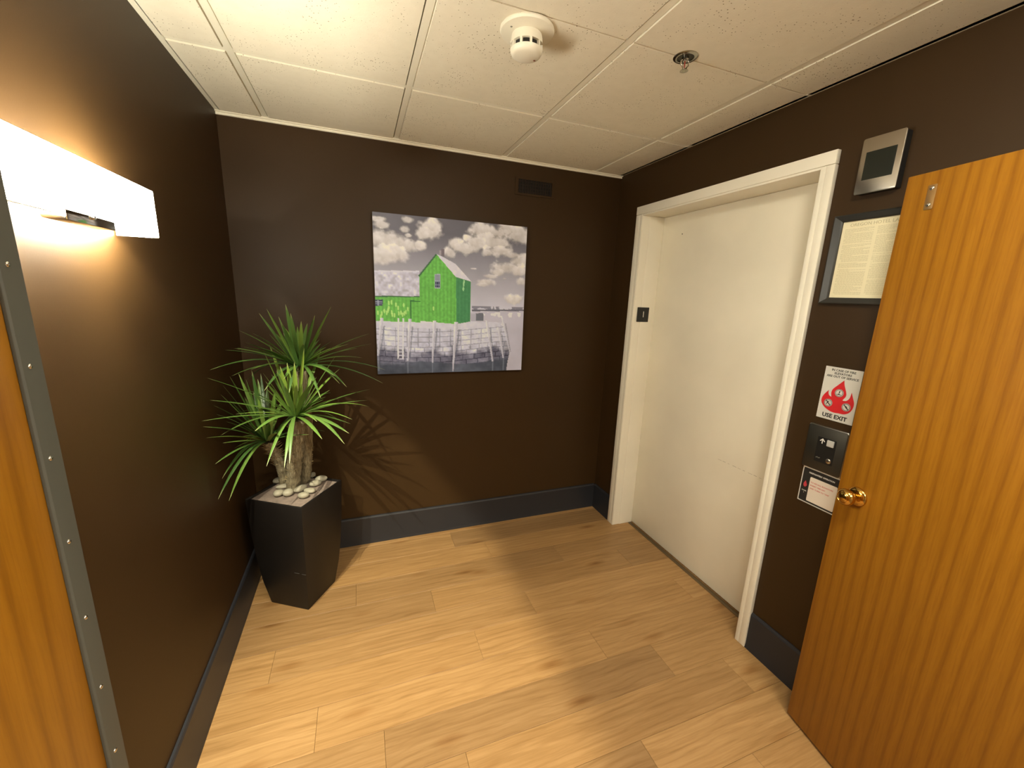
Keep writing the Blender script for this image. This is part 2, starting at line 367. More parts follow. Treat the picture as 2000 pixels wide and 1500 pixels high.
# walls
wb = MB().box((-TH, 0, -.06), (W+TH+.3, TH, H+.12)).build('wall_back', WALL); tag(wb, kind='structure')
wl = MB().box((-TH, -2.72, -.06), (0, 0, H+.12)).build('wall_left', WALL); tag(wl, kind='structure')
DY0, DY1, DZ = -1.3345, -.2935, 2.098              # elevator opening
m = MB()
m.box((W, DY1+.0205, 0), (W+.30, 0, H+.12)); m.box((W, -2.72, 0), (W+.30, DY0-.0205, H+.12)); m.box((W, DY0-.0205, DZ+.0225), (W+.30, DY1+.0205, H+.12))
wr = m.build('wall_right', WALL); tag(wr, kind='structure')
OX0, OX1, OZ = .17, 1.955, 1.995                  # doorway the camera looks through
m = MB(); m.box((0, -2.72, 0), (OX0, -2.60, H)); m.box((OX1, -2.72, 0), (W, -2.60, H)); m.box((OX0, -2.72, OZ), (OX1, -2.60, H))
wf = m.build('wall_front', WALL); tag(wf, kind='structure')
# corridor behind the camera
m = MB(); m.box((-1.3, -4.75, 0), (3.7, -4.65, H)); m.box((-1.3, -4.65, 0), (-1.2, -2.72, H)); m.box((3.6, -4.65, 0), (3.7, -2.72, H))
m.box((-1.2, -2.74, 0), (-TH, -2.72, H)); m.box((W+.30, -2.74, 0), (3.6, -2.72, H))
tag(m.build('wall_corridor', HALLWALL), kind='structure')
tag(MB().box((-1.3, -4.75, -.06), (3.7, -2.742, -.001)).build('floor_corridor', mat('corridor_carpet', (.16, .12, .09), .95)), kind='structure')
tag(MB().box((-1.3, -4.75, H+.002), (3.7, -2.722, H+.08)).build('ceiling_corridor', mat('corridor_ceiling', (.7, .67, .58), .9)), kind='structure')
hp = empty('corridor_fill_light', (1.3, -3.35, H), 'flat fill light panel added out of view in the corridor behind the doorway', 'ceiling light')  # assumed, unseen panel that supplies fill light from the corridor
MB().box((-.62, -.32, -.03), (.62, .32, .0)).build('housing', GRID, hp, bevel=.004)
MB().box((-.58, -.28, -.034), (.58, .28, -.0305)).build('diffuser', PANELM, hp)

dl = empty('dome_fill_light', (1.30, -2.24, H-.003), 'round opal dome added as unseen fill light near the doorway, behind the camera', 'ceiling light')  # made-up dome, added to brighten the ceiling and the elevator door
MB().lathe([(.150, 0), (.155, .012), (.150, .022)], (0, 0, 0), (0, 0, -1), 40).build('base', GRID, dl, smooth=True, angle=40)
MB().lathe([(.144, .0225), (.142, .045), (.122, .075), (.085, .097), (.040, .108), (0, .110)], (0, 0, 0), (0, 0, -1), 40).build('diffuser', DOMEM, dl, smooth=True, angle=60)

# ceiling: backing, tees, tiles
ce = MB().box((-TH, -2.70, H+.03), (W+.3, TH, H+.10)).build('ceiling', mat('plenum', (.25, .22, .18), .9)); tag(ce, kind='structure')
GX = [.206, .816, 1.426, 2.036]; GY = [-.619, -1.843]
tw = .012
for x in GX: MB().box((x-tw, -2.60, H+.002), (x+tw, -.001, H+.028)).build('main_tee', GRID, ce)
ex = [0.0] + GX + [W]
for y in GY:
    for a, b in zip(ex[:-1], ex[1:]):
        MB().box((a+(tw if a else .001), y-tw, H+.003), (b-(tw if b != W else .001), y+tw, H+.028)).build('cross_tee', GRID, ce)
ey = [-2.60, -1.843, -.619, 0]
D = .007                                           # tile faces hang this far below the tees
def tile_mesh(x0, x1, y0, y1, groove):
    m = MB(); s = .0035
    spans = [(y0, y1)] if groove is None else [(y0, groove-.004), (groove+.004, y1)]
    for a, b in spans:
        m.add([(x0, a, H+.012), (x1, a, H+.012), (x1, b, H+.012), (x0, b, H+.012), (x0+s, a+s*.4, H-D+.006), (x1-s, a+s*.4, H-D+.006), (x1-s, b-s*.4, H-D+.006), (x0+s, b-s*.4, H-D+.006)],
              [(0,1,2,3), (4,7,6,5), (0,4,5,1), (1,5,6,2), (2,6,7,3), (3,7,4,0)])
    if groove is not None: m.box((x0+s, groove-.0042, H+.002), (x1-s, groove+.0042, H+.011))
    return m
for i, (a, b) in enumerate(zip(ex[:-1], ex[1:])):
    for j, (c, d) in enumerate(zip(ey[:-1], ey[1:])):
        x0 = a + (tw+.001 if i else .016); x1 = b - (tw+.001 if i < 4 else .003)
        y0 = c + (tw+.001 if j else .002); y1 = d - (tw+.001 if j < 2 else .016)
        g = -1.231 if j == 1 else None
        tile_mesh(x0, x1, y0, y1, g).build('ceiling_tile', TILE, ce)
# stepped wall angle all round
def angle_mould(a, b, n, flat=False):
    """strip from a to b along the wall; n = inward unit normal"""
    a, b, n = Vector(a), Vector(b), Vector(n); z = Vector((0, 0, 1)); m = MB()
    prof = [(0.0005, .0), (.0005, -.014), (.009, -.014), (.009, -.004), (.020, -.004), (.020, .012), (.0005, .012)]
    if flat: prof = [(.0005, 0), (.022, 0), (.022, .002), (.002, .002), (.002, .012), (.0005, .012)]
    k = len(prof); vs = [a + n*p[0] + z*p[1] for p in prof] + [b + n*p[0] + z*p[1] for p in prof]
    fs = [(i, (i+1) % k, k+(i+1) % k, k+i) for i in range(k)] + [tuple(range(k)), tuple(range(2*k-1, k-1, -1))]
    return m.add(vs, fs)
MZ = H - .001
angle_mould((0, 0, MZ), (W, 0, MZ), (0, -1, 0)).build('wall_angle', GRID, ce)
angle_mould((0, -2.6, MZ), (0, 0, MZ), (1, 0, 0), True).build('wall_angle', GRID, ce)
angle_mould((W, -2.6, MZ), (W, 0, MZ), (-1, 0, 0), True).build('wall_angle', GRID, ce)

# baseboards
def baseboard(name, a, b, n, h=.188, t=.012):
    a, b, n = Vector(a), Vector(b), Vector(n); z = Vector((0, 0, 1))
    prof = [(.0006, 0), (t+.004, 0), (t+.002, .012), (t, .02), (t, h-.012), (t-.003, h-.005), (t-.004, h-.004), (t-.004, h-.002), (t-.008, h), (.0006, h)]
    k = len(prof); vs = [a + n*p[0] + z*p[1] for p in prof] + [b + n*p[0] + z*p[1] for p in prof]
    fs = [(i, (i+1) % k, k+(i+1) % k, k+i) for i in range(k)] + [tuple(range(k)), tuple(range(2*k-1, k-1, -1))]
    o = MB().add(vs, fs).build(name, BASE, smooth=True, angle=20); tag(o, kind='structure'); return o
baseboard('baseboard_back', (.012, 0, 0.0005), (W-.012, 0, 0.0005), (0, -1, 0))
baseboard('baseboard_left', (0, -2.6, 0.0005), (0, 0, 0.0005), (1, 0, 0))
baseboard('baseboard_right', (W, -.228, 0.0005), (W, -.0125, 0.0005), (-1, 0, 0))
baseboard('baseboard_right', (W, -2.6, 0.0005), (W, -1.386, 0.0005), (-1, 0, 0))

# elevator entrance
ef = empty('trim_1', (W, -.81, 0), kind='structure')
P = Vector((W, -.81, 0))
def local(o, parent): o.location = o.location - Vector(parent.location); return o
xf = 2.240
CW = .0475
local(MB().box((xf, DY1, .001), (xf+.004, DY1+.0206, 2.105)).box((xf, DY1+.0205, .001), (W-.0005, DY1+.0625, 2.105)).build('casing', WHITE, ef, bevel=.002), ef)
local(MB().box((xf, DY0-.0515, .001), (W-.0005, DY0-.0205, 2.105)).box((xf, DY0-.0206, .001), (xf+.004, DY0, 2.105)).build('casing', WHITE, ef, bevel=.002), ef)
local(MB().box((xf-.001, DY0-.0515, 2.1065), (W-.0005, DY1+.0625, 2.154)).build('header_casing', WHITE, ef, bevel=.002), ef)
JAMB = WHITE
# jamb linings with their small return step
m = MB(); m.box((xf+.0045, DY1-.0005, .001), (2.43, DY1+.02, 2.0978)); m.box((W+.036, DY1-.004, .001), (2.43, DY1-.0006, 2.097))
local(m.build('jamb', JAMB, ef, bevel=.0008), ef)
m = MB(); m.box((xf+.0045, DY0-.02, .001), (2.43, DY0+.0005, 2.0978)); m.box((W+.036, DY0+.0006, .001), (2.43, DY0+.004, 2.097))
local(m.build('jamb', JAMB, ef, bevel=.0008), ef)
local(MB().box((xf+.0045, DY0-.02, 2.0980), (2.43, DY1+.02, 2.12)).build('soffit', WHITE, ef, bevel=.0008), ef)
local(MB().box((2.372, DY0+.005, .0003), (2.398, DY1-.005, .003)).build('threshold', mat('worn_sill_metal', (.20, .15, .09), .45, .8), ef, bevel=.001), ef)

el = empty('door_1', (2.40, -.81, 0), kind='structure')
m_door = m_wall('cream_door_enamel', (.87, .82, .68), .36)
local(MB().box((2.402, DY0+.0045, .009), (2.432, DY1-.0045, 2.0975)).build('door_panel', m_door, el, bevel=.0015), el)
local(MB().lathe([(.0, .0015), (.0028, .0012), (.0032, 0)], (2.402, -.468, 1.983), (-1, 0, 0), 12).build('screw_hole', INK, el, smooth=True), el)
mm = MB()
for i in range(9):
    y = -.949 - i*.031; z = .758 + .0004*i
    mm.box((2.4016, y-.024 + .006*(i % 3), z), (2.4021, y, z+.0012+.0006*(i % 2)))
local(mm.build('scratch', mat('worn_scratch', (.42, .36, .28), .6), el), el)
# shaft wall behind the door
tag(MB().box((2.44, -1.5, -.05), (2.50, -.1, 2.3)).build('wall_shaft', mat('shaft_dark', (.03, .03, .03), .9)), kind='structure')

# floor-number plaque on the left jamb (faces -y)
pq = empty('floor_number_plaque', (2.3135, DY1-.004, 1.4545), 'small black square plaque with a white numeral 1 on the left elevator jamb', 'sign')
Oj = Vector(pq.location)
def at(o, root): o.location = Vector(o.location) - Vector(root.location); return o
at(MB().prism(rrect(2.268, 1.4545, 2.357, 1.547, .003), (0, DY1-.0042, 0), (1, 0, 0), (0, 0, 1), (0, -1, 0), .003).build('plate', BLACK, pq), pq)
at(lettering('numeral', '1', .055, (2.3155, DY1-.0076, 1.5005), (1, 0, 0), (0, 0, 1), WHITEINK, pq, bold=-.0004), pq)

# ------------------------------------------------------------------ oak doors
# right leaf, nearly folded back to the right wall
ang = .189; A = Vector((2.127, -1.680, 0)); dd = Vector((-math.sin(ang), -math.cos(ang), 0)); nn = Vector((-math.cos(ang), math.sin(ang), 0))
def frame_empty(name, label=None, cat=None, kind=None):
    e = empty(name, A, label, cat, kind=kind)
    mt = Matrix((nn, dd, Vector((0, 0, 1)))).transposed().to_4x4(); mt.translation = A; e.matrix_world = mt
    return e
d2 = frame_empty('door_2', kind='structure')      # local x = out of the face towards the room, local y = from free edge to hinge
Z0, Z1 = .012, 1.976
MB().box((-.044, 0, Z0), (0, .925, Z1)).build('leaf', OAK, d2, bevel=.0012)
MB().lathe([(.0, .011), (.020, .011), (.024, .0095), (.031, .005), (.0325, .002), (.0325, .0003)], (0, .0665, .984), (1, 0, 0), 40).build('knob_rosette', BRASS, d2, smooth=True, angle=60)
kn = MB().lathe([(.012, .0112), (.0115, .020), (.013, .024), (.020, .029), (.0260, .036), (.0278, .043), (.0268, .050), (.022, .0555), (.0175, .0575), (.0165, .0560), (.0155, .0575), (.0, .0582)], (0, .0665, .984), (1, 0, 0), 40).build('door_knob', BRASS, d2, smooth=True, angle=60)
MB().box((-.030, -.0012, .955), (-.014, -.0002, 1.013)).build('latch_plate', BRASS, d2)
pl = MB().prism(rrect(-.011, -.033, .011, .033, .003), (.0002, .0715, 1.907), (0, 1, 0), (0, 0, 1), (1, 0, 0), .0016).build('catch_plate', mat('bronze_plate', (.50, .32, .14), .30, .85), d2, bevel=.0004)
for z in (1.930, 1.886):
    MB().lathe([(.0065, 0), (.006, .0018), (.0035, .003), (.0, .0034)], (.0019, .0715, z), (1, 0, 0), 16).build('screw', CHROME, pl, smooth=True, angle=60)
for z in (.25, 1.0, 1.75):
    MB().tube([(.006, .928, z-.05), (.006, .928, z+.05)], .006, 12).build('hinge', BRASS, d2, smooth=True)

# left leaf, folded back along the left wall; its free edge carries a grey metal astragal
d3 = empty('door_3', (.165, -1.742, 0), kind='structure')
MB().box((-.043, -.855, Z0), (0, 0, Z1)).build('leaf', OAK, d3, bevel=.0012)
st = MB().prism([(-.0368, 0), (-.0368, .004), (-.0345, .0062), (.0015, .0062), (.0035, .004), (.0035, 0)], (0.0004, 0, Z0+.01), (0, 1, 0), (1, 0, 0), (0, 0, 1), Z1-Z0-.02).build('astragal_strip', STRIP, d3, bevel=.0006)
for k in range(14):
    z = .814 + .1325*(k-5)
    MB().lathe([(.0036, 0), (.0034, .0012), (.002, .0021), (.0, .0024)], (.0067, -.0225, z), (1, 0, 0), 14).build('screw', CHROME, st, smooth=True, angle=60)

# ------------------------------------------------------------------ wall sconce
SY0, SY1, SZ0, SZ1, SX = -1.728, -1.078, 1.709, 1.822, .102
sc = empty('wall_sconce', (0, -1.37, 1.765), 'long lit frosted glass bar sconce on the brown left wall', 'lamp')
prof = []                                         # plan outline of the glass shell: end return, rounded corner, long front, other corner
R = .030
prof.append((.004, SY1)); 
for k in range(7):
    a = math.radians(90*k/6); prof.append((SX-R + R*math.sin(a), SY1-R + R*math.cos(a)))
for k in range(7):
    a = math.radians(90*k/6); prof.append((SX-R + R*math.cos(a), SY0+R - R*math.sin(a)))
prof.append((.004, SY0))
t = .003; inner = []
for i, p in enumerate(prof):
    a = Vector(prof[max(i-1, 0)]); b = Vector(prof[min(i+1, len(prof)-1)]); tdir = (b-a).normalized(); nrm = Vector((tdir.y, -tdir.x))
    if (Vector((.03, -1.37)) - Vector(p)).dot(nrm) < 0: nrm = -nrm
    inner.append(Vector(p) + nrm*t)
loop = [tuple(p) for p in prof]; k = len(loop); vs = []; fs = []
for z in (SZ0, SZ1):
    vs += [(p[0], p[1], z) for p in loop]; vs += [(p[0], p[1], z) for p in inner]
for i in range(k-1):
    fs += [(i, i+1, 2*k+i+1, 2*k+i), (k+i+1, k+i, 3*k+i, 3*k+i+1), (i+1, i, k+i, k+i+1), (2*k+i, 2*k+i+1, 3*k+i+1, 3*k+i)]
fs += [(0, 2*k, 3*k, k), (k-1, 2*k-1, 4*k-1, 3*k-1)]
at(MB().add(vs, fs).build('glass_shade', GLASSM, sc, smooth=True, angle=40), sc)
y = -1.408
b = MB().box((.0008, y-.10, 1.728), (.006, y+.10, 1.80)).box((.006, y-.012, 1.745), (.060, y+.012, 1.760)).box((.050, y-.012, 1.712), (.060, y+.012, 1.745))
at(b.build('mounting_bracket', CHROME, sc, bevel=.001), sc)
b = MB().prism([(.066, 1.7085), (.072, 1.698), (.1065, 1.698), (.1065, 1.7155), (.1035, 1.7155), (.1035, 1.7085)], (0, y-.080, 0), (1, 0, 0), (0, 0, 1), (0, 1, 0), .160)
at(b.build('glass_clip', CHROME, sc, bevel=.0008), sc)
at(MB().lathe([(.004, 0), (.004, .004), (.0, .005)], (.1068, y, 1.7125), (1, 0, 0), 12).build('thumb_screw', CHROME, sc, smooth=True, angle=50), sc)
for y in BULB_Y:
    MB().tube([(.050, y-.040, 1.776), (.050, y-.014, 1.776)], .009, 12).build('bulb_holder', mat('porcelain', (.7, .68, .62), .5), sc); at(COL.objects[-1], sc)

# ------------------------------------------------------------------ canvas picture
def vnoise(n, m, f, seed, octs=4):
    r = np.random.default_rng(seed); out = np.zeros((n, m)); amp = 1; tot = 0
    for o in range(octs):
        g = r.random((int(f*2**o)+3, int(f*2**o)+3)); y = np.linspace(0, f*2**o, n); x = np.linspace(0, f*2**o, m)
        yi = y.astype(int); xi = x.astype(int); fy = (y-yi)[:, None]; fx = (x-xi)[None, :]
        fy = fy*fy*(3-2*fy); fx = fx*fx*(3-2*fx)
        a = g[yi][:, xi]; b = g[yi][:, xi+1]; c = g[yi+1][:, xi]; d = g[yi+1][:, xi+1]
        out += amp*((a*(1-fx)+b*fx)*(1-fy) + (c*(1-fx)+d*fx)*fy); tot += amp; amp *= .5
    return out/tot
def paint_picture(n):
    y, x = np.mgrid[0:n, 0:n]/(n-1.0)
    im = np.zeros((n, n, 3))
    def put(mask, c, a=1.0):
        c = np.array(c, float)
        k = (mask*a)[..., None]; im[:] = im*(1-k) + (c/255.0 if c.ndim == 1 else c/255.0)*k
    def poly(pts):
        ins = np.zeros((n, n), bool); m = len(pts)
        for i in range(m):
            (x1, y1), (x2, y2) = pts[i], pts[(i+1) % m]
            if y1 == y2: continue
            c = ((y1 > y) != (y2 > y)) & (x < (x2-x1)*(y-y1)/(y2-y1)+x1); ins ^= c
        return ins.astype(float)
    N1 = vnoise(n, n, 6, 1, 5); N2 = vnoise(n, n, 14, 2, 5); N3 = vnoise(n, n, 40, 3, 3)
    # sky
    g = np.clip(y/.62, 0, 1)
    base = 106 + 118*np.clip((g-.15)/.85, 0, 1)**.85 + 18*(N1-.5) + 30*np.clip(.35-x, 0, 1)
    sky = np.stack([base, base-2, base+3], -1); im[:] = sky/255
    den = np.zeros((n, n)); shade = np.zeros((n, n))
    for cx, cy, rx, ry in PIC['clouds']:
        rx, ry = rx*1.22, ry*1.22; d = 1-np.sqrt(((x-cx)/rx)**2 + ((y-cy)/ry)**2) + (N2-.5)*1.25 + (N3-.5)*.45
        d = np.clip(d*2.2+.25, 0, 1); den = np.maximum(den, d)
        shade = np.where(d > .3, np.maximum(shade, (cy-y)/ry*.5+.5), shade)
    lum = 204 + 34*np.clip(shade, 0, 1) + 60*(N2-.5) + 28*(N3-.5)
    put(den, np.stack([lum+3, lum-3, lum-14], -1), .96)
    # bay and far shore
    b = poly(PIC['bay']); v = 196 + 14*(N2-.5) + 10*(1-y)
    put(b, np.stack([v, v-3, v+5], -1))
    s = poly(PIC['shore']); put(s, (80, 80, 92), .85); s0 = PIC['shore'][0][1]
    t = ((y > s0-.022) & (y < s0+.004) & (x > PIC['shore'][0][0]) & (N3 > .52)).astype(float); put(t, (118, 118, 132), .8)
    boats = ((y > s0+.018) & (y < s0+.05) & (x > PIC['shore'][0][0]+.05) & (vnoise(n, n, 30, 9, 2) > .62)).astype(float); put(boats, (236, 234, 238), .9)
    # roofs and house
    N4 = vnoise(n, n, 34, 5, 3)
    v = 205 + 70*(N4-.5) + 40*(vnoise(n, n, 70, 6, 1)-.5); put(poly(PIC['roof']), np.stack([v, v-2, v+6], -1)); put(poly(PIC['roof_edge']), (222, 220, 226))
    boards = 8*np.sin(x*260) + 26*(vnoise(n, n, 90, 7, 1)-.5) + 16*(N2-.5)
    gr = np.stack([108+boards*.6, 188+boards, 80+boards*.5], -1)
    gr2 = np.stack([70+boards*.3, 142+boards*.5, 88+boards*.3], -1)
    put(poly(PIC['shed']), gr); put(poly(PIC['eave']), (44, 92, 60), .9)
    put(poly(PIC['house']), gr); put(poly(PIC['side']), gr2)
    v = 226 + 24*(N3-.5); put(poly(PIC['houseroof']), np.stack([v, v-4, v-2], -1)); put(poly(PIC['houseroofL']), (60, 108, 66))
    put(poly(PIC['chimney']), (122, 112, 116)); put(poly(PIC['chimney2']), (170, 158, 160))
    for k, c in (('win', (176, 184, 190)), ('winM', (142, 146, 158)), ('winD', (52, 56, 84)), ('shedwin', (62, 66, 92))): put(poly(PIC[k]), c)
    wx0, wy0 = PIC['win'][0]; wx1, wy1 = PIC['win'][2]
    for f in (.34, .66): put(((abs(x-(wx0+(wx1-wx0)*f)) < .0022) & (y > wy0) & (y < wy1)).astype(float), (150, 160, 172), .7)
    for f in (.25, .5, .75): put(((abs(y-(wy0+(wy1-wy0)*f)) < .0022) & (x > wx0) & (x < wx1)).astype(float), (150, 160, 172), .7)
    sx0, sy0 = PIC['shedwin'][0]; sx1, sy1 = PIC['shedwin'][2]
    for f in (.45,): put(((abs(x-(sx0+(sx1-sx0)*f)) < .004) & (y > sy0) & (y < sy1)).astype(float), (170, 176, 190), .8)
    for f in (.33, .66): put(((abs(y-(sy0+(sy1-sy0)*f)) < .003) & (x > sx0) & (x < sx1)).astype(float), (170, 176, 190), .8)
    put(poly(PIC['doorline1']), (36, 98, 52), .9); put(poly(PIC['doorline2']), (36, 98, 52), .8)
    for cx, cy in PIC['buoys']: put((((x-cx)/.0055)**2 + ((y-cy)/.015)**2 < 1).astype(float), (190, 232, 130), .9)
    for cx, cy in PIC['buoys2']: put((((x-cx)/.0055)**2 + ((y-cy)/.015)**2 < 1).astype(float), (176, 226, 160), .9)
    # quay wall of blocks
    wallm = poly(PIC['wall'])
    r = np.random.default_rng(8); rows = 6; y0 = .772; rh = .0345
    yy = y - .02*np.sin(x*5) ; ri = np.floor((yy-y0)/rh).astype(int); off = r.random(60)*.08
    bw = .060 + .045*r.random(60); rc = np.clip(ri, 0, 59); col = (x+off[rc])/bw[rc]; ci = np.floor(col).astype(int)
    tone = r.random((60, 60))[rc, np.clip(ci, 0, 59)]
    ex = np.minimum(col-ci, 1-(col-ci))*bw[rc]; ey = np.minimum((yy-y0)/rh-ri, 1-((yy-y0)/rh-ri))*rh
    joint = (np.minimum(ex, ey) < .0028 + .003*(N3-.4)).astype(float)
    wet = np.clip((y-.822-.12*(N2-.5))/.05, 0, 1)
    v = (210 + 26*(tone-.5) + 50*(N3-.5) + 26*(N2-.5))*(1-wet) + (124 + 40*(tone-.5) + 60*(N3-.5) + 60*(N2-.5))*wet
    v = v - 60*np.clip((x-.80)/.12, 0, 1)*np.clip((y-.74)/.1, 0, 1)
    put(wallm, np.stack([v, v+1, v+10+8*wet], -1))
    put(wallm*joint, np.stack([v-62, v-58, v-40], -1), .75)
    v = 214 + 22*(N3-.5); put(poly(PIC['cap']), np.stack([v, v, v+6], -1))
    put(poly(PIC['shed2']), (112, 116, 124)); put(poly(PIC['houseshadowR']), (182, 182, 192))
    w = poly(PIC['water']); edge = np.clip((y-.905-.05*(N2-.5))/.03, 0, 1)
    v = 74 + 42*(N1-.5) + 34*(vnoise(n, n, 22, 11, 3)-.5); put(w*edge, np.stack([v, v+9, v+22], -1), .93)
    for a, b, w1, w2 in PIC['posts']:
        tt = np.clip((y-a[1])/(b[1]-a[1]), 0, 1); cx = a[0] + (b[0]-a[0])*tt; ww = (w1+(w2-w1)*tt)/2
        mk = ((abs(x-cx) < ww) & (y > a[1]) & (y < b[1]+.0)).astype(float)
        v = 218 - 26*tt + 26*(N3-.5) - 46*np.clip((x-cx)/ww, -1, 1)*.5; put(mk, np.stack([v, v, v+6], -1))
        put((((x-cx-ww*1.5) > 0) & ((x-cx-ww*1.5) < ww*1.1) & (y > a[1]+.05) & (y < b[1])).astype(float), (92, 98, 118), .45)
        rf = ((abs(x-b[0]) < w2*.45) & (y > b[1]) & (y < b[1]+.10)).astype(float); put(rf*w, (150, 158, 168), .45)
    l0, l1, l2, l3 = PIC['ladder']
    for a, b in ((l0, l2), (l1, l3)):
        tt = np.clip((y-a[1])/(b[1]-a[1]), 0, 1); cx = a[0]+(b[0]-a[0])*tt
        put(((abs(x-cx) < .0045) & (y > a[1]) & (y < b[1])).astype(float), (228, 228, 232))
    for k in range(11):
        yr = l0[1] + .04 + k*.0225
        put(((abs(y-yr) < .0035) & (x > l0[0]) & (x < l1[0])).astype(float), (220, 220, 226), .95)
    return np.clip(im, 0, 1)
NP = 300
img = paint_picture(NP)
lin = np.where(img <= .04045, img/12.92, ((img+.055)/1.055)**2.4) * np.array([.95, 1.02, 1.28])
lin = np.clip(lin, 0, .93)
PX0, PX1, PZ0, PZ1, PY = .681, 1.588, 1.110, 2.0065, -.034
pc = empty('canvas_picture', (1.1345, 0, PZ0), 'square canvas print of a bright green harbour shack under grey clouds', 'picture')
CANV = mat('printed_canvas', (.5, .5, .5), .62); tN = NT(CANV); an = tN.n('Attribute', attribute_name='print'); tN.color(an.outputs['Color'])
xs = np.linspace(PX0, PX1, NP); zs = np.linspace(PZ1, PZ0, NP)
vv = [(xx, PY, zz) for zz in zs for xx in xs]
ff = [(r_*NP+c_, (r_+1)*NP+c_, (r_+1)*NP+c_+1, r_*NP+c_+1) for r_ in range(NP-1) for c_ in range(NP-1)]
me = bpy.data.meshes.new('print'); me.from_pydata(vv, [], ff); ca = me.color_attributes.new('print', 'FLOAT_COLOR', 'POINT')
ca.data.foreach_set('color', np.concatenate([lin.reshape(-1, 3), np.ones((NP*NP, 1))], 1).astype(np.float32).ravel())
o = mesh_obj('print', me, CANV, pc); at(o, pc)
at(MB().box((PX0, PY+.0006, PZ0), (PX1, -.001, PZ1)).build('stretcher', mat('canvas_edge', (.16, .16, .17), .7), pc, bevel=.001), pc)

# ------------------------------------------------------------------ vent grille on the back wall
vg = empty('vent_grille', (1.645, 0, 2.197), 'small brown painted vent grille high on the back wall', 'vent')
V0, V1, VZ0, VZ1 = 1.531, 1.757, 2.205, 2.283
DARKV = mat('vent_recess_shade', (.008, .006, .005), .9); VP = m_wall('vent_fin_brown', (.018, .010, .005), .5, .3)  # near-black sheet paints the recess shade; fins toned darker than the frame
m = MB(); fr = .020
m.box((V0-fr, -.006, VZ1), (V1+fr, -.0006, VZ1+.010)).box((V0-fr, -.006, VZ0-.012), (V1+fr, -.0006, VZ0)).box((V0-fr, -.006, VZ0), (V0, -.0006, VZ1)).box((V1, -.006, VZ0), (V1+fr, -.0006, VZ1))
at(m.build('frame', WALL, vg), vg)
at(MB().box((V0, -.0016, VZ0), (V1, -.0007, VZ1)).build('shade_sheet', DARKV, vg), vg)
for k in range(13):
    x = V0+.010 + (V1-V0-.02)*k/12
    at(MB().box((x-.0024, -.0068, VZ0), (x+.0024, -.0018, VZ1)).build('fin', VP, vg), vg)
for k in range(4):
    z = VZ0+.010 + (VZ1-VZ0-.02)*k/3
    at(MB().box((V0, -.0044, z-.0016), (V1, -.0019, z+.0016)).build('bar', VP, vg), vg)

# ------------------------------------------------------------------ smoke detector
CZ = H - D + .006
sd = empty('smoke_detector', (1.108, -1.150, CZ), 'round ivory smoke detector hanging from the ceiling tile', 'detector')
dn = (0, 0, -1)
MB().lathe([(.082, .0), (.083, .004), (.080, .010), (.070, .013), (.050, .015)], (0, 0, -.0003), dn, 48).build('base', DETECT, sd, smooth=True, angle=40)
MB().lathe([(.046, .0), (.048, .008), (.050, .026)], (0, 0, -.0154), dn, 48).build('collar', DETECT, sd, smooth=True, angle=40)
MB().lathe([(.041, .0), (.041, .014)], (0, 0, -.0416), dn, 32).build('sensor_chamber', BLACK, sd, smooth=True, angle=40)
for k in range(10):
    a = 2*math.pi*(k+.35)/10; c, s = math.cos(a), math.sin(a); U = Vector((-s, c, 0)); Rr = Vector((c, s, 0))
    MB().prism([(-.003, 0), (.003, 0), (.003, .0145), (-.003, .0145)], Vector((0, 0, -.0414)) + Rr*.0415, U, (0, 0, -1), Rr, .008).build('rib', DETECT, sd)
MB().lathe([(.0495, .0), (.049, .004), (.045, .012), (.036, .016), (.0, .0175)], (0, 0, -.0558), dn, 48).build('cap', DETECT, sd, smooth=True, angle=40)
MB().lathe([(.0035, 0), (.003, .0012), (0, .0016)], (.030, .006, -.0728), dn, 10).build('indicator_lamp', mat('dull_red', (.18, .06, .03), .4), sd)
MB().lathe([(.0035, 0), (.003, .0008), (0, .001)], (-.058, -.02, -.0145), dn, 10).build('screw', mat('screw_grey', (.2, .19, .16), .5), sd)  # small grey screw head on the base

# ------------------------------------------------------------------ sprinkler head
sp = empty('sprinkler_head', (1.641, -1.236, CZ), 'recessed chrome sprinkler head between two ceiling tiles', 'sprinkler')
DCH = mat('dull_chrome', (.42, .40, .35), .22, 1.0); CUP = mat('recess_cup', (.05, .042, .03), .35, .8)
MB().lathe([(.027, .0), (.0275, .0035), (.036, .0035), (.039, .0015), (.039, 0)], (0, 0, -.0003), dn, 40, cap=False).build('escutcheon', DCH, sp, smooth=True, angle=40)
MB().lathe([(.0268, .0008), (.012, .0005), (.0, .0005)], (0, 0, -.0003), dn, 32, cap=False).build('recess_cup', CUP, sp, smooth=True)
MB().lathe([(.011, 0), (.011, .007), (.007, .009), (.007, .012)], (0, 0, -.0008), dn, 16).build('orifice', DCH, sp, smooth=True, angle=40)
for s in (-1, 1):
    MB().tube([(s*.008, 0, -.006), (s*.0155, 0, -.013), (s*.015, 0, -.024), (s*.005, 0, -.034), (0, 0, -.037)], .0022, 8).build('frame_arm', CHROME, sp, smooth=True)
MB().lathe([(.0015, 0), (.0022, .006), (.0022, .014), (.0015, .020)], (0, 0, -.0128), dn, 10).build('glass_bulb', mat('red_glass', (.25, .03, .02), .2), sp, smooth=True)
MB().lathe([(.004, 0), (.004, .003), (.013, .0035), (.0135, .0048), (.0, .006)], (0, 0, -.0366), dn, 20).build('deflector', DCH, sp, smooth=True, angle=40)

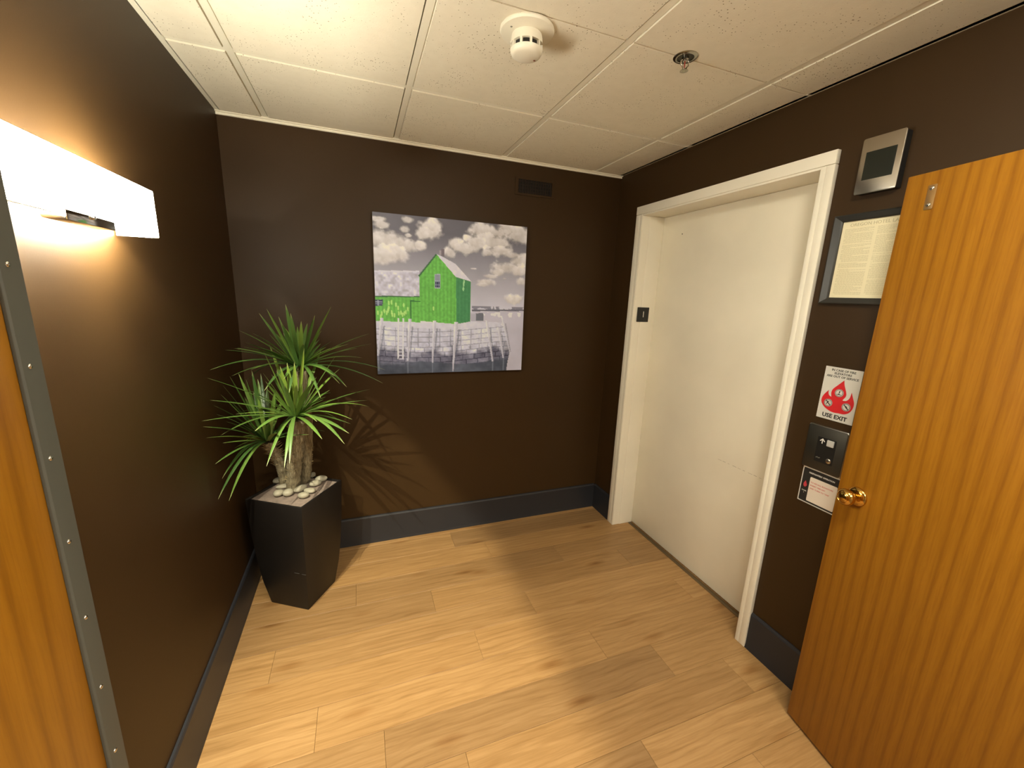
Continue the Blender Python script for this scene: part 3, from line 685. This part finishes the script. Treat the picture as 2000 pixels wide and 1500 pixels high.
# ------------------------------------------------------------------ things on the right wall (viewer's right is -y)
RU, RV, RN = (0, -1, 0), (0, 0, 1), (-1, 0, 0)
def yz(pts, x): return pts, (x, 0, 0), RU, RV, RN         # u = -y, v = z
def rplate(u0, z0, u1, z1, r, x, d, name, m, root, bevel=0, segs=2):
    return at(MB().prism(rrect(u0, z0, u1, z1, r), (x, 0, 0), RU, RV, RN, d).build(name, m, root, bevel=bevel, segs=segs), root)

# position indicator
ix = empty('floor_indicator', (W, -1.535, 1.977), 'stainless floor indicator with blank dark screen above the framed notice', 'display')
rplate(1.4765, 1.979, 1.594, 2.152, .004, W-.0004, .028, 'housing', BLACK, ix)
rplate(1.4745, 1.977, 1.5965, 2.1545, .007, W-.0286, .005, 'face_plate', STEEL, ix, bevel=.002)
rplate(1.492, 2.021, 1.579, 2.109, .001, W-.0338, .0012, 'screen', SCREEN, ix)

# framed notice
cf = empty('framed_notice', (W, -1.553, 1.605), 'dark framed cream notice titled OREGON HOTEL, partly behind the oak door', 'notice')
fu0, fu1, fz0, fz1 = 1.416, 1.690, 1.606, 1.919; pu0, pu1, pz0, pz1 = 1.4445, 1.6605, 1.629, 1.8955
m = MB()
outer = [(fu0, fz0), (fu1, fz0), (fu1, fz1), (fu0, fz1)]; inn = [(pu0, pz0), (pu1, pz0), (pu1, pz1), (pu0, pz1)]
def ring(pa, xa, pb, xb):
    vs = [(xa, -p[0], p[1]) for p in pa] + [(xb, -p[0], p[1]) for p in pb]
    return vs, [(i, (i+1) % 4, 4+(i+1) % 4, 4+i) for i in range(4)]
shr = lambda P, d: [(P[0][0]+d, P[0][1]+d), (P[1][0]-d, P[1][1]+d), (P[2][0]-d, P[2][1]-d), (P[3][0]+d, P[3][1]-d)]
for pa, xa, pb, xb in ((outer, W-.0005, outer, W-.014), (outer, W-.014, shr(outer, .004), W-.017), (shr(outer, .004), W-.017, shr(inn, -.004), W-.012), (shr(inn, -.004), W-.012, inn, W-.0095), (inn, W-.0095, inn, W-.0005), (inn, W-.0005, outer, W-.0005)):
    m.add(*ring(pa, xa, pb, xb))
at(m.build('frame', FRAMEM, cf), cf)
rplate(pu0+.0002, pz0+.0002, pu1-.0002, pz1-.0002, .0005, W-.0007, .0035, 'paper', PAPER, cf)
at(lettering('title', 'OREGON HOTEL LAWS', .0155, (W-.0047, -1.5525, 1.8815), RU, RV, PRINT, cf, stretch=1.02), cf)
rr = random.Random(5); m = MB()
for cu0, cu1 in ((1.455, 1.546), (1.5565, 1.650)):
    z = 1.868
    while z > 1.641:
        if rr.random() < .08: z -= .003
        u = cu0 + (0 if rr.random() < .8 else .006); end = cu1 if rr.random() < .82 else cu0 + (cu1-cu0)*rr.uniform(.3, .9)
        while u < end:
            w = min(rr.uniform(.003, .011), end-u)
            m.add([(W-.00435, -u, z), (W-.00435, -(u+w), z), (W-.00435, -(u+w), z+.0014), (W-.00435, -u, z+.0014)], [(0, 1, 2, 3)]); u += w+.0014
        z -= .0034
o = m.build('body_print', mat('fine_print', (.56, .51, .33), .8), cf); at(o, cf); o['kind'] = 'stuff'

# fire safety sign
fs_ = empty('fire_sign', (W, -1.546, 1.174), 'white sign with red flame and words USE EXIT above the call button', 'sign')
rplate(1.4835, 1.174, 1.6095, 1.375, .001, W-.0004, .002, 'sign_plate', SIGNW, fs_)
fx = W-.0026
def sl(name, text, size, u, z, m, root, x=fx, **k): return at(lettering(name, text, size, (x, -u, z), RU, RV, m, root, **k), root)
sl('lettering', 'IN CASE OF FIRE', .0112, 1.5465, 1.3640, INK, fs_, bold=.0002)
sl('lettering', 'ELEVATORS', .0112, 1.5465, 1.3522, INK, fs_, bold=.0002)
sl('lettering', 'ARE OUT OF SERVICE', .0112, 1.5465, 1.3402, INK, fs_, bold=.0002)
sl('lettering', 'USE EXIT', .0215, 1.5465, 1.1890, INK, fs_, bold=.0007)
flame = [(.072, .158, 1), (.076, .140), (.086, .115), (.0875, .100), (.080, .085), (.0835, .083, 1), (.093, .086), (.101, .098), (.1035, .119, 1), (.110, .103), (.118, .082), (.1175, .062), (.109, .044), (.094, .034), (.075, .0325), (.060, .031), (.043, .034), (.022, .045), (.010, .060), (.008, .076), (.014, .093), (.027, .112, 1), (.0275, .101), (.032, .092), (.040, .088, 1), (.037, .102), (.040, .118), (.054, .136)]
flame = [(1.483+u, 1.174+v, *r_) for u, v, *r_ in flame]
at(MB().prism(catmull(flame, 5), (fx+.0002, 0, 0), RU, RV, RN, .0004).build('flame', RED, fs_), fs_)
for i, (u, z) in enumerate([(1.547, 1.282), (1.5165, 1.2375), (1.5790, 1.2355)]):
    ic = at(MB().lathe([(.0150, 0), (.0150, .0004)], (fx-.0003, -u, z), (-1, 0, 0), 28).build('icon', SIGNW, fs_), fs_)
    q = MB()
    for a, b in ((.0128, .0112), (.0150, .0143)):
        n_ = 28; vs = [(fx-.0009, -(u+r_*math.cos(2*math.pi*k/n_)), z+r_*math.sin(2*math.pi*k/n_)) for r_ in (a, b) for k in range(n_)]
        q.add(vs, [(k, (k+1) % n_, n_+(k+1) % n_, n_+k) for k in range(n_)])
    o = q.build('icon_ring', mat('ring_red', (.45, .03, .03), .5) if i < 0 else INK, ic); 
    q = MB()
    if i == 0:
        q.prism([(-.007, -.007), (.007, -.007), (.007, -.005), (.002, -.005), (.002, -.002), (-.002, -.002), (-.002, -.0045), (-.007, -.0045)], (fx-.0007, -u, z), RU, RV, RN, .0003)
        q.prism([(.000, .008), (.003, .008), (.003, .005), (.001, -.001), (-.001, -.001), (-.001, .004)], (fx-.0007, -u, z), RU, RV, RN, .0003)
    else:
        q.prism([(-.009, .007), (-.0065, .009), (.009, -.007), (.0065, -.009)], (fx-.0007, -u, z), RU, RV, RN, .0003)
        q.prism([(-.006, -.006), (-.004, -.007), (.000, .003), (.003, .005), (.002, .007), (-.003, .005)] if i == 1 else [(-.004, .001), (.003, -.006), (.006, -.005), (.003, .002), (-.001, .005)], (fx-.0011, -u, z), RU, RV, RN, .0003)
    q.build('pictogram', INK, ic)

# call button station
cb = empty('call_button_panel', (W, -1.545, .968), 'dark steel elevator call panel with up arrow between two signs', 'button panel')
rplate(1.4705, .9665, 1.6145, 1.1460, .009, W-.0004, .0105, 'edge_glint_band', STEEL, cb, bevel=.002)  # bright steel put behind the dark face so its edge reads as a highlight
rplate(1.4725, .9685, 1.6125, 1.1435, .008, W-.0110, .0024, 'face_plate', DSTEEL, cb, bevel=.001)
bx = W-.0136
rplate(1.5145, 1.004, 1.5805, 1.104, .001, bx, .001, 'inset_panel', BLACK, cb)
arrow = [(-.0095, .000), (0, .0105), (.0095, .000), (.0072, -.0022), (.0016, .0038), (.0016, -.0105), (-.0016, -.0105), (-.0016, .0038), (-.0072, -.0022)]
at(MB().prism([(1.532+u, 1.089+v) for u, v in arrow], (bx-.0011, 0, 0), RU, RV, RN, .0004).build('up_arrow', WHITEINK, cb), cb)
rplate(1.5500, 1.0755, 1.5750, 1.1000, .002, bx-.0012, .004, 'call_button', mat('button_plastic', (.50, .49, .47), .35), cb, bevel=.001)
at(MB().lathe([(.0095, 0), (.0095, .002), (.008, .003), (.0, .003)], (bx-.0012, -1.5665, 1.019), (-1, 0, 0), 24).build('key_switch', STEEL, cb, smooth=True, angle=40), cb)
at(MB().box((bx-.0046, -1.5672, 1.014), (bx-.0042, -1.5658, 1.024)).build('key_slot', INK, cb), cb)
m = MB(); [m.box((bx-.0015, -(1.520+.004*i), 1.0175+.0016*(i % 2)), (bx-.0011, -(1.5228+.004*i), 1.0215+.0016*(i % 2))) for i in range(4)]
at(m.build('small_marking', mat('grey_marking', (.16, .16, .14), .6), cb), cb)

# firefighters' operation sign
fo = empty('firefighter_sign', (W, -1.545, .816), 'black and white FIREFIGHTERS OPERATION sign below the call panel', 'sign')
rplate(1.4765, .816, 1.6200, .9650, .001, W-.0004, .002, 'sign_plate', SIGNW, fo)
rplate(1.4805, .8205, 1.6160, .9600, .004, W-.0026, .0004, 'black_field', INK, fo)
rplate(1.5105, .8275, 1.6110, .9290, .004, W-.0032, .0004, 'white_field', mat('ivory_field', (.78, .70, .60), .5), fo)
sl('lettering', "FIREFIGHTERS' OPERATION", .0084, 1.5500, .9440, WHITEINK, fo, x=W-.0034, stretch=.93, bold=.0001)
sl('lettering', 'PHASE', .0062, 1.4960, .8640, WHITEINK, fo, x=W-.0034)
sl('lettering', 'I', .0062, 1.4960, .8560, WHITEINK, fo, x=W-.0034)
for k, s_ in enumerate(('TO RECALL ELEVATORS', 'INSERT FIRE KEY', 'AND TURN TO "ON"')):
    sl('lettering', s_, .0078, 1.5150, .9080-.0125*k, REDTXT, fo, x=W-.0040, align='LEFT')
fl2 = [(1.4955, .9065, 1), (1.5005, .896), (1.5030, .889), (1.4990, .8815), (1.4950, .880), (1.4905, .884), (1.4895, .892), (1.4915, .898)]
at(MB().prism(catmull(fl2, 4), (W-.0031, 0, 0), RU, RV, RN, .0004).build('flame', mat('pink_red_ink', (.55, .05, .07), .5), fo), fo)

# ------------------------------------------------------------------ planter
PCN = Vector((.2575, -.361, 0)); PA = math.radians(-32.2)
pt = empty('planter', PCN, 'tall tapered dark espresso square planter standing in the left corner', 'planter')
pt.rotation_euler = (0, 0, PA)
def sq(h): return [(-h, -h), (h, -h), (h, h), (-h, h)]
lv = [(0.0, .1075), (.012, .1095), (.13, .1265), (.235, .1365), (.40, .1465), (.598, .1530)]
vs = []; fs = []
for z, h in lv: vs += [(x, y, z) for x, y in sq(h)]
n = len(lv)
for z, h in ((.598, .1430), (.560, .1400)): vs += [(x, y, z) for x, y in sq(h)]
for k in range(n+1):
    for i in range(4): fs.append((k*4+i, k*4+(i+1) % 4, (k+1)*4+(i+1) % 4, (k+1)*4+i))
fs += [(3, 2, 1, 0), tuple((n+1)*4+i for i in range(4))]
MB().add(vs, fs).build('body', PLANTER, pt, bevel=.0018, angle=30)
MB().add([(x, y, .561) for x, y in sq(.1395)] + [(x, y, .588) for x, y in sq(.1422)], [(3,2,1,0),(4,5,6,7),(0,1,5,4),(1,2,6,5),(2,3,7,6),(3,0,4,7)]).build('topping', SOIL, pt)
SOILZ = .588
m = MB(); m.box((.070, -.1374, .2290), (.098, -.1366, .2300)); m.box((.112, -.1374, .2285), (.134, -.1366, .2292)); m.build('scuff', mat('scuff_grey', (.09, .085, .08), .6), pt)

# pebbles: x, y, half sizes, heading, label
PEB = [(.160, -.243, .024, .016, .012, .5, 'cream pebble alone at the far left behind the leaning stem'),
 (.196, -.315, .034, .015, .009, .2, 'long dull grey pebble lying left of the front trunk'),
 (.185, -.398, .022, .018, .013, .6, 'leftmost of the front pebbles, oval and cream, touching its grey neighbour'),
 (.229, -.408, .022, .019, .014, 1.2, 'round greyish pebble directly in front of the thick trunk'),
 (.282, -.375, .030, .014, .013, .75, 'elongated cream pebble slanting beside the foot of the thick trunk'),
 (.3225, -.4035, .026, .016, .010, -.45, 'flat tan pebble right of the slanting elongated one'),
 (.300, -.452, .022, .016, .012, -.2, 'yellowish rounded pebble nearest the front corner of the planter'),
 (.345, -.330, .026, .017, .012, .35, 'palest pebble, oval, by the right rim of the planter'),
 (.3655, -.2860, .026, .017, .013, .2, 'grey oval pebble just behind the palest one at the right rim'),
 (.322, -.222, .016, .010, .012, 1.0, 'small dim pebble half hidden behind the right trunk')]
def blob(rx, ry, rz, seed):
    bm = bmesh.new(); bmesh.ops.create_icosphere(bm, subdivisions=3, radius=1); r = random.Random(seed)
    a, b, c = r.uniform(-.12, .12), r.uniform(-.1, .1), r.uniform(-.12, .12)
    for v in bm.verts:
        x, y, z = v.co; s = 1 + a*x*y + b*x + c*y*y*x
        v.co = (x*rx*s, y*ry*s*(1+b*x), z*rz)
    me = bpy.data.meshes.new('pebble'); bm.to_mesh(me); bm.free(); me.shade_smooth(); return me
for i, (x, y, rx, ry, rz, a, lab) in enumerate(PEB):
    o = mesh_obj('pebble', blob(rx*1.16, ry*1.22, rz*1.25, i), PEBBLE); o.location = (x, y, SOILZ+rz*1.25+.0004); o.rotation_euler = (0, 0, a)
    tag(o, lab, 'pebble', 'river pebbles on the planter top')

# ------------------------------------------------------------------ yucca-like plant
pn = empty('potted_plant', (.25, -.31, SOILZ), 'spiky green strap-leaved plant with three stubby trunks in the dark planter', 'plant')
def trunk(p0, p1, r0, r1, seed, bend=(0, 0, 0)):
    r = random.Random(seed); seg, rings = 22, 26; vs = []; fs = []; p0, p1, bend = Vector(p0), Vector(p1), Vector(bend)
    for k in range(rings):
        t = k/(rings-1); c = p0.lerp(p1, t) + bend*math.sin(math.pi*t)
        for i in range(seg):
            a = 2*math.pi*i/seg; rad = (r0+(r1-r0)*t)*(1 + .10*r.uniform(-1, 1) + .06*math.sin(3*a+seed) + (.10 if k % 3 == 0 else 0))
            vs.append(c + Vector((math.cos(a), math.sin(a), 0))*rad)
    for k in range(rings-1):
        for i in range(seg): fs.append((k*seg+i, k*seg+(i+1) % seg, (k+1)*seg+(i+1) % seg, (k+1)*seg+i))
    fs += [tuple(range(seg-1, -1, -1)), tuple((rings-1)*seg+i for i in range(seg))]
    return MB().add(vs, fs)
TR = [((.238, -.335, SOILZ+.0003), (.292, -.400, .972), .031, .036, 1, (0, .0, 0)),
      ((.288, -.272, SOILZ+.0003), (.314, -.325, 1.195), .023, .026, 2, (.022, -.03, 0)),
      ((.200, -.270, SOILZ+.0003), (.158, -.385, .862), .027, .021, 3, (.010, .02, 0))]
for a in TR: at(trunk(*a).build('trunk', TRUNK, pn, smooth=True, angle=80), pn)
# dry leaf-base fibres
rr = random.Random(9); m = MB()
for (p0, p1, r0, r1, sd_, bd) in TR:
    p0, p1, bd = Vector(p0), Vector(p1), Vector(bd)
    for k in range(130):
        t = rr.uniform(.15, 1) if sd_ != 3 else rr.uniform(.45, 1); a = rr.uniform(0, 6.283); c = p0.lerp(p1, t) + bd*math.sin(math.pi*t); rad = r0+(r1-r0)*t
        dr = Vector((math.cos(a), math.sin(a), 0)); L = rr.uniform(.006, .016) if sd_ != 3 else rr.uniform(.014, .034)
        b = c + dr*rad*.9; s = Vector((-dr.y, dr.x, 0))*.0022; tip = b + dr*L + Vector((0, 0, rr.uniform(.2, 1.2)*L))
        m.add([b-s, b+s, b+Vector((0, 0, .003)), tip], [(0, 1, 3), (1, 2, 3), (2, 0, 3)])
o = m.build('bark_fibres', mat('dry_fibre', (.36, .27, .13), .9), pn); at(o, pn); o['kind'] = 'stuff'
def leaf_mesh(c, tip, width, lift, rnd, segs=9, young=0.0):
    c, tip = Vector(c), Vector(tip); d = tip - c; L = d.length
    hor = Vector((d.x, d.y, 0)); start = c + (hor.normalized() if hor.length > 1e-4 else Vector((0, 0, 0)))*.012
    ctrl = c.lerp(tip, .48) + Vector((0, 0, lift*L)); pts = []
    for k in range(segs+1):
        t = k/segs; p = start*(1-t)**2 + ctrl*2*t*(1-t) + tip*t*t
        p.x = max(p.x, .008); p.y = min(p.y, -.008); pts.append(p)
    hz = hor.normalized() if hor.length > .02 else Vector((math.cos(L*99), math.sin(L*99), 0))
    s0 = Vector((0, 0, 1)).cross(hz) + Vector((rnd.uniform(-.25, .25), rnd.uniform(-.25, .25), rnd.uniform(-.2, .2))); vs = []; fs = []; al = []
    for k, p in enumerate(pts):
        t = k/segs; tg = (pts[min(k+1, segs)] - pts[max(k-1, 0)]).normalized(); s = (s0 - tg*s0.dot(tg)).normalized(); nrm = s.cross(tg)
        w = width*(.55 + 1.1*t)*(1-t**2.2)**.9/1.05 if t < 1 else 0; w = max(w, .0004)
        vs += [p - s*w/2 + nrm*w*.16, p, p + s*w/2 + nrm*w*.16]; al += [t]*3
    for v in vs: v.x = max(v.x, .004); v.y = min(v.y, -.004)
    for k in range(segs):
        for i in (0, 1): fs.append((3*k+i, 3*k+i+1, 3*k+i+4, 3*k+i+3))
    me = bpy.data.meshes.new('leaf'); me.from_pydata(vs, [], fs); me.shade_smooth()
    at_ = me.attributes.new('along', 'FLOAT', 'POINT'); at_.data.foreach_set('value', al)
    ay = me.attributes.new('young', 'FLOAT', 'POINT'); ay.data.foreach_set('value', [young*(1-.5*q) for q in al]); return me
rr = random.Random(21)
for key, extra in (('C', 20), ('B', 26), ('A', 30)):
    c = Vector(PLANT[key]['c']); tips = [Vector(t) for t in PLANT[key]['tips']]
    for k in range(extra):
        a = 2*math.pi*(k+rr.random())/extra; el_ = rr.uniform(-.45, 1.35); L = rr.uniform(.17, .29)
        tips.append(c + Vector((math.cos(a)*math.cos(el_), math.sin(a)*math.cos(el_), math.sin(el_)))*L)
    for tp in tips:
        tp.x = max(tp.x, .012); tp.y = min(tp.y, -.012)
        d = tp - c; el_ = d.z/max(d.length, .01); lift = .03 if el_ > .75 else (.10 if el_ > .2 else (.20 if el_ > -.3 else .34))
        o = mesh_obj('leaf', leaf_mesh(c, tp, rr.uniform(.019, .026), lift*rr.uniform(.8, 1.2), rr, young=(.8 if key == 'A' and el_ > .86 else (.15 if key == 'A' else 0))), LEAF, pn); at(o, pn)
bpy.context.view_layer.update()
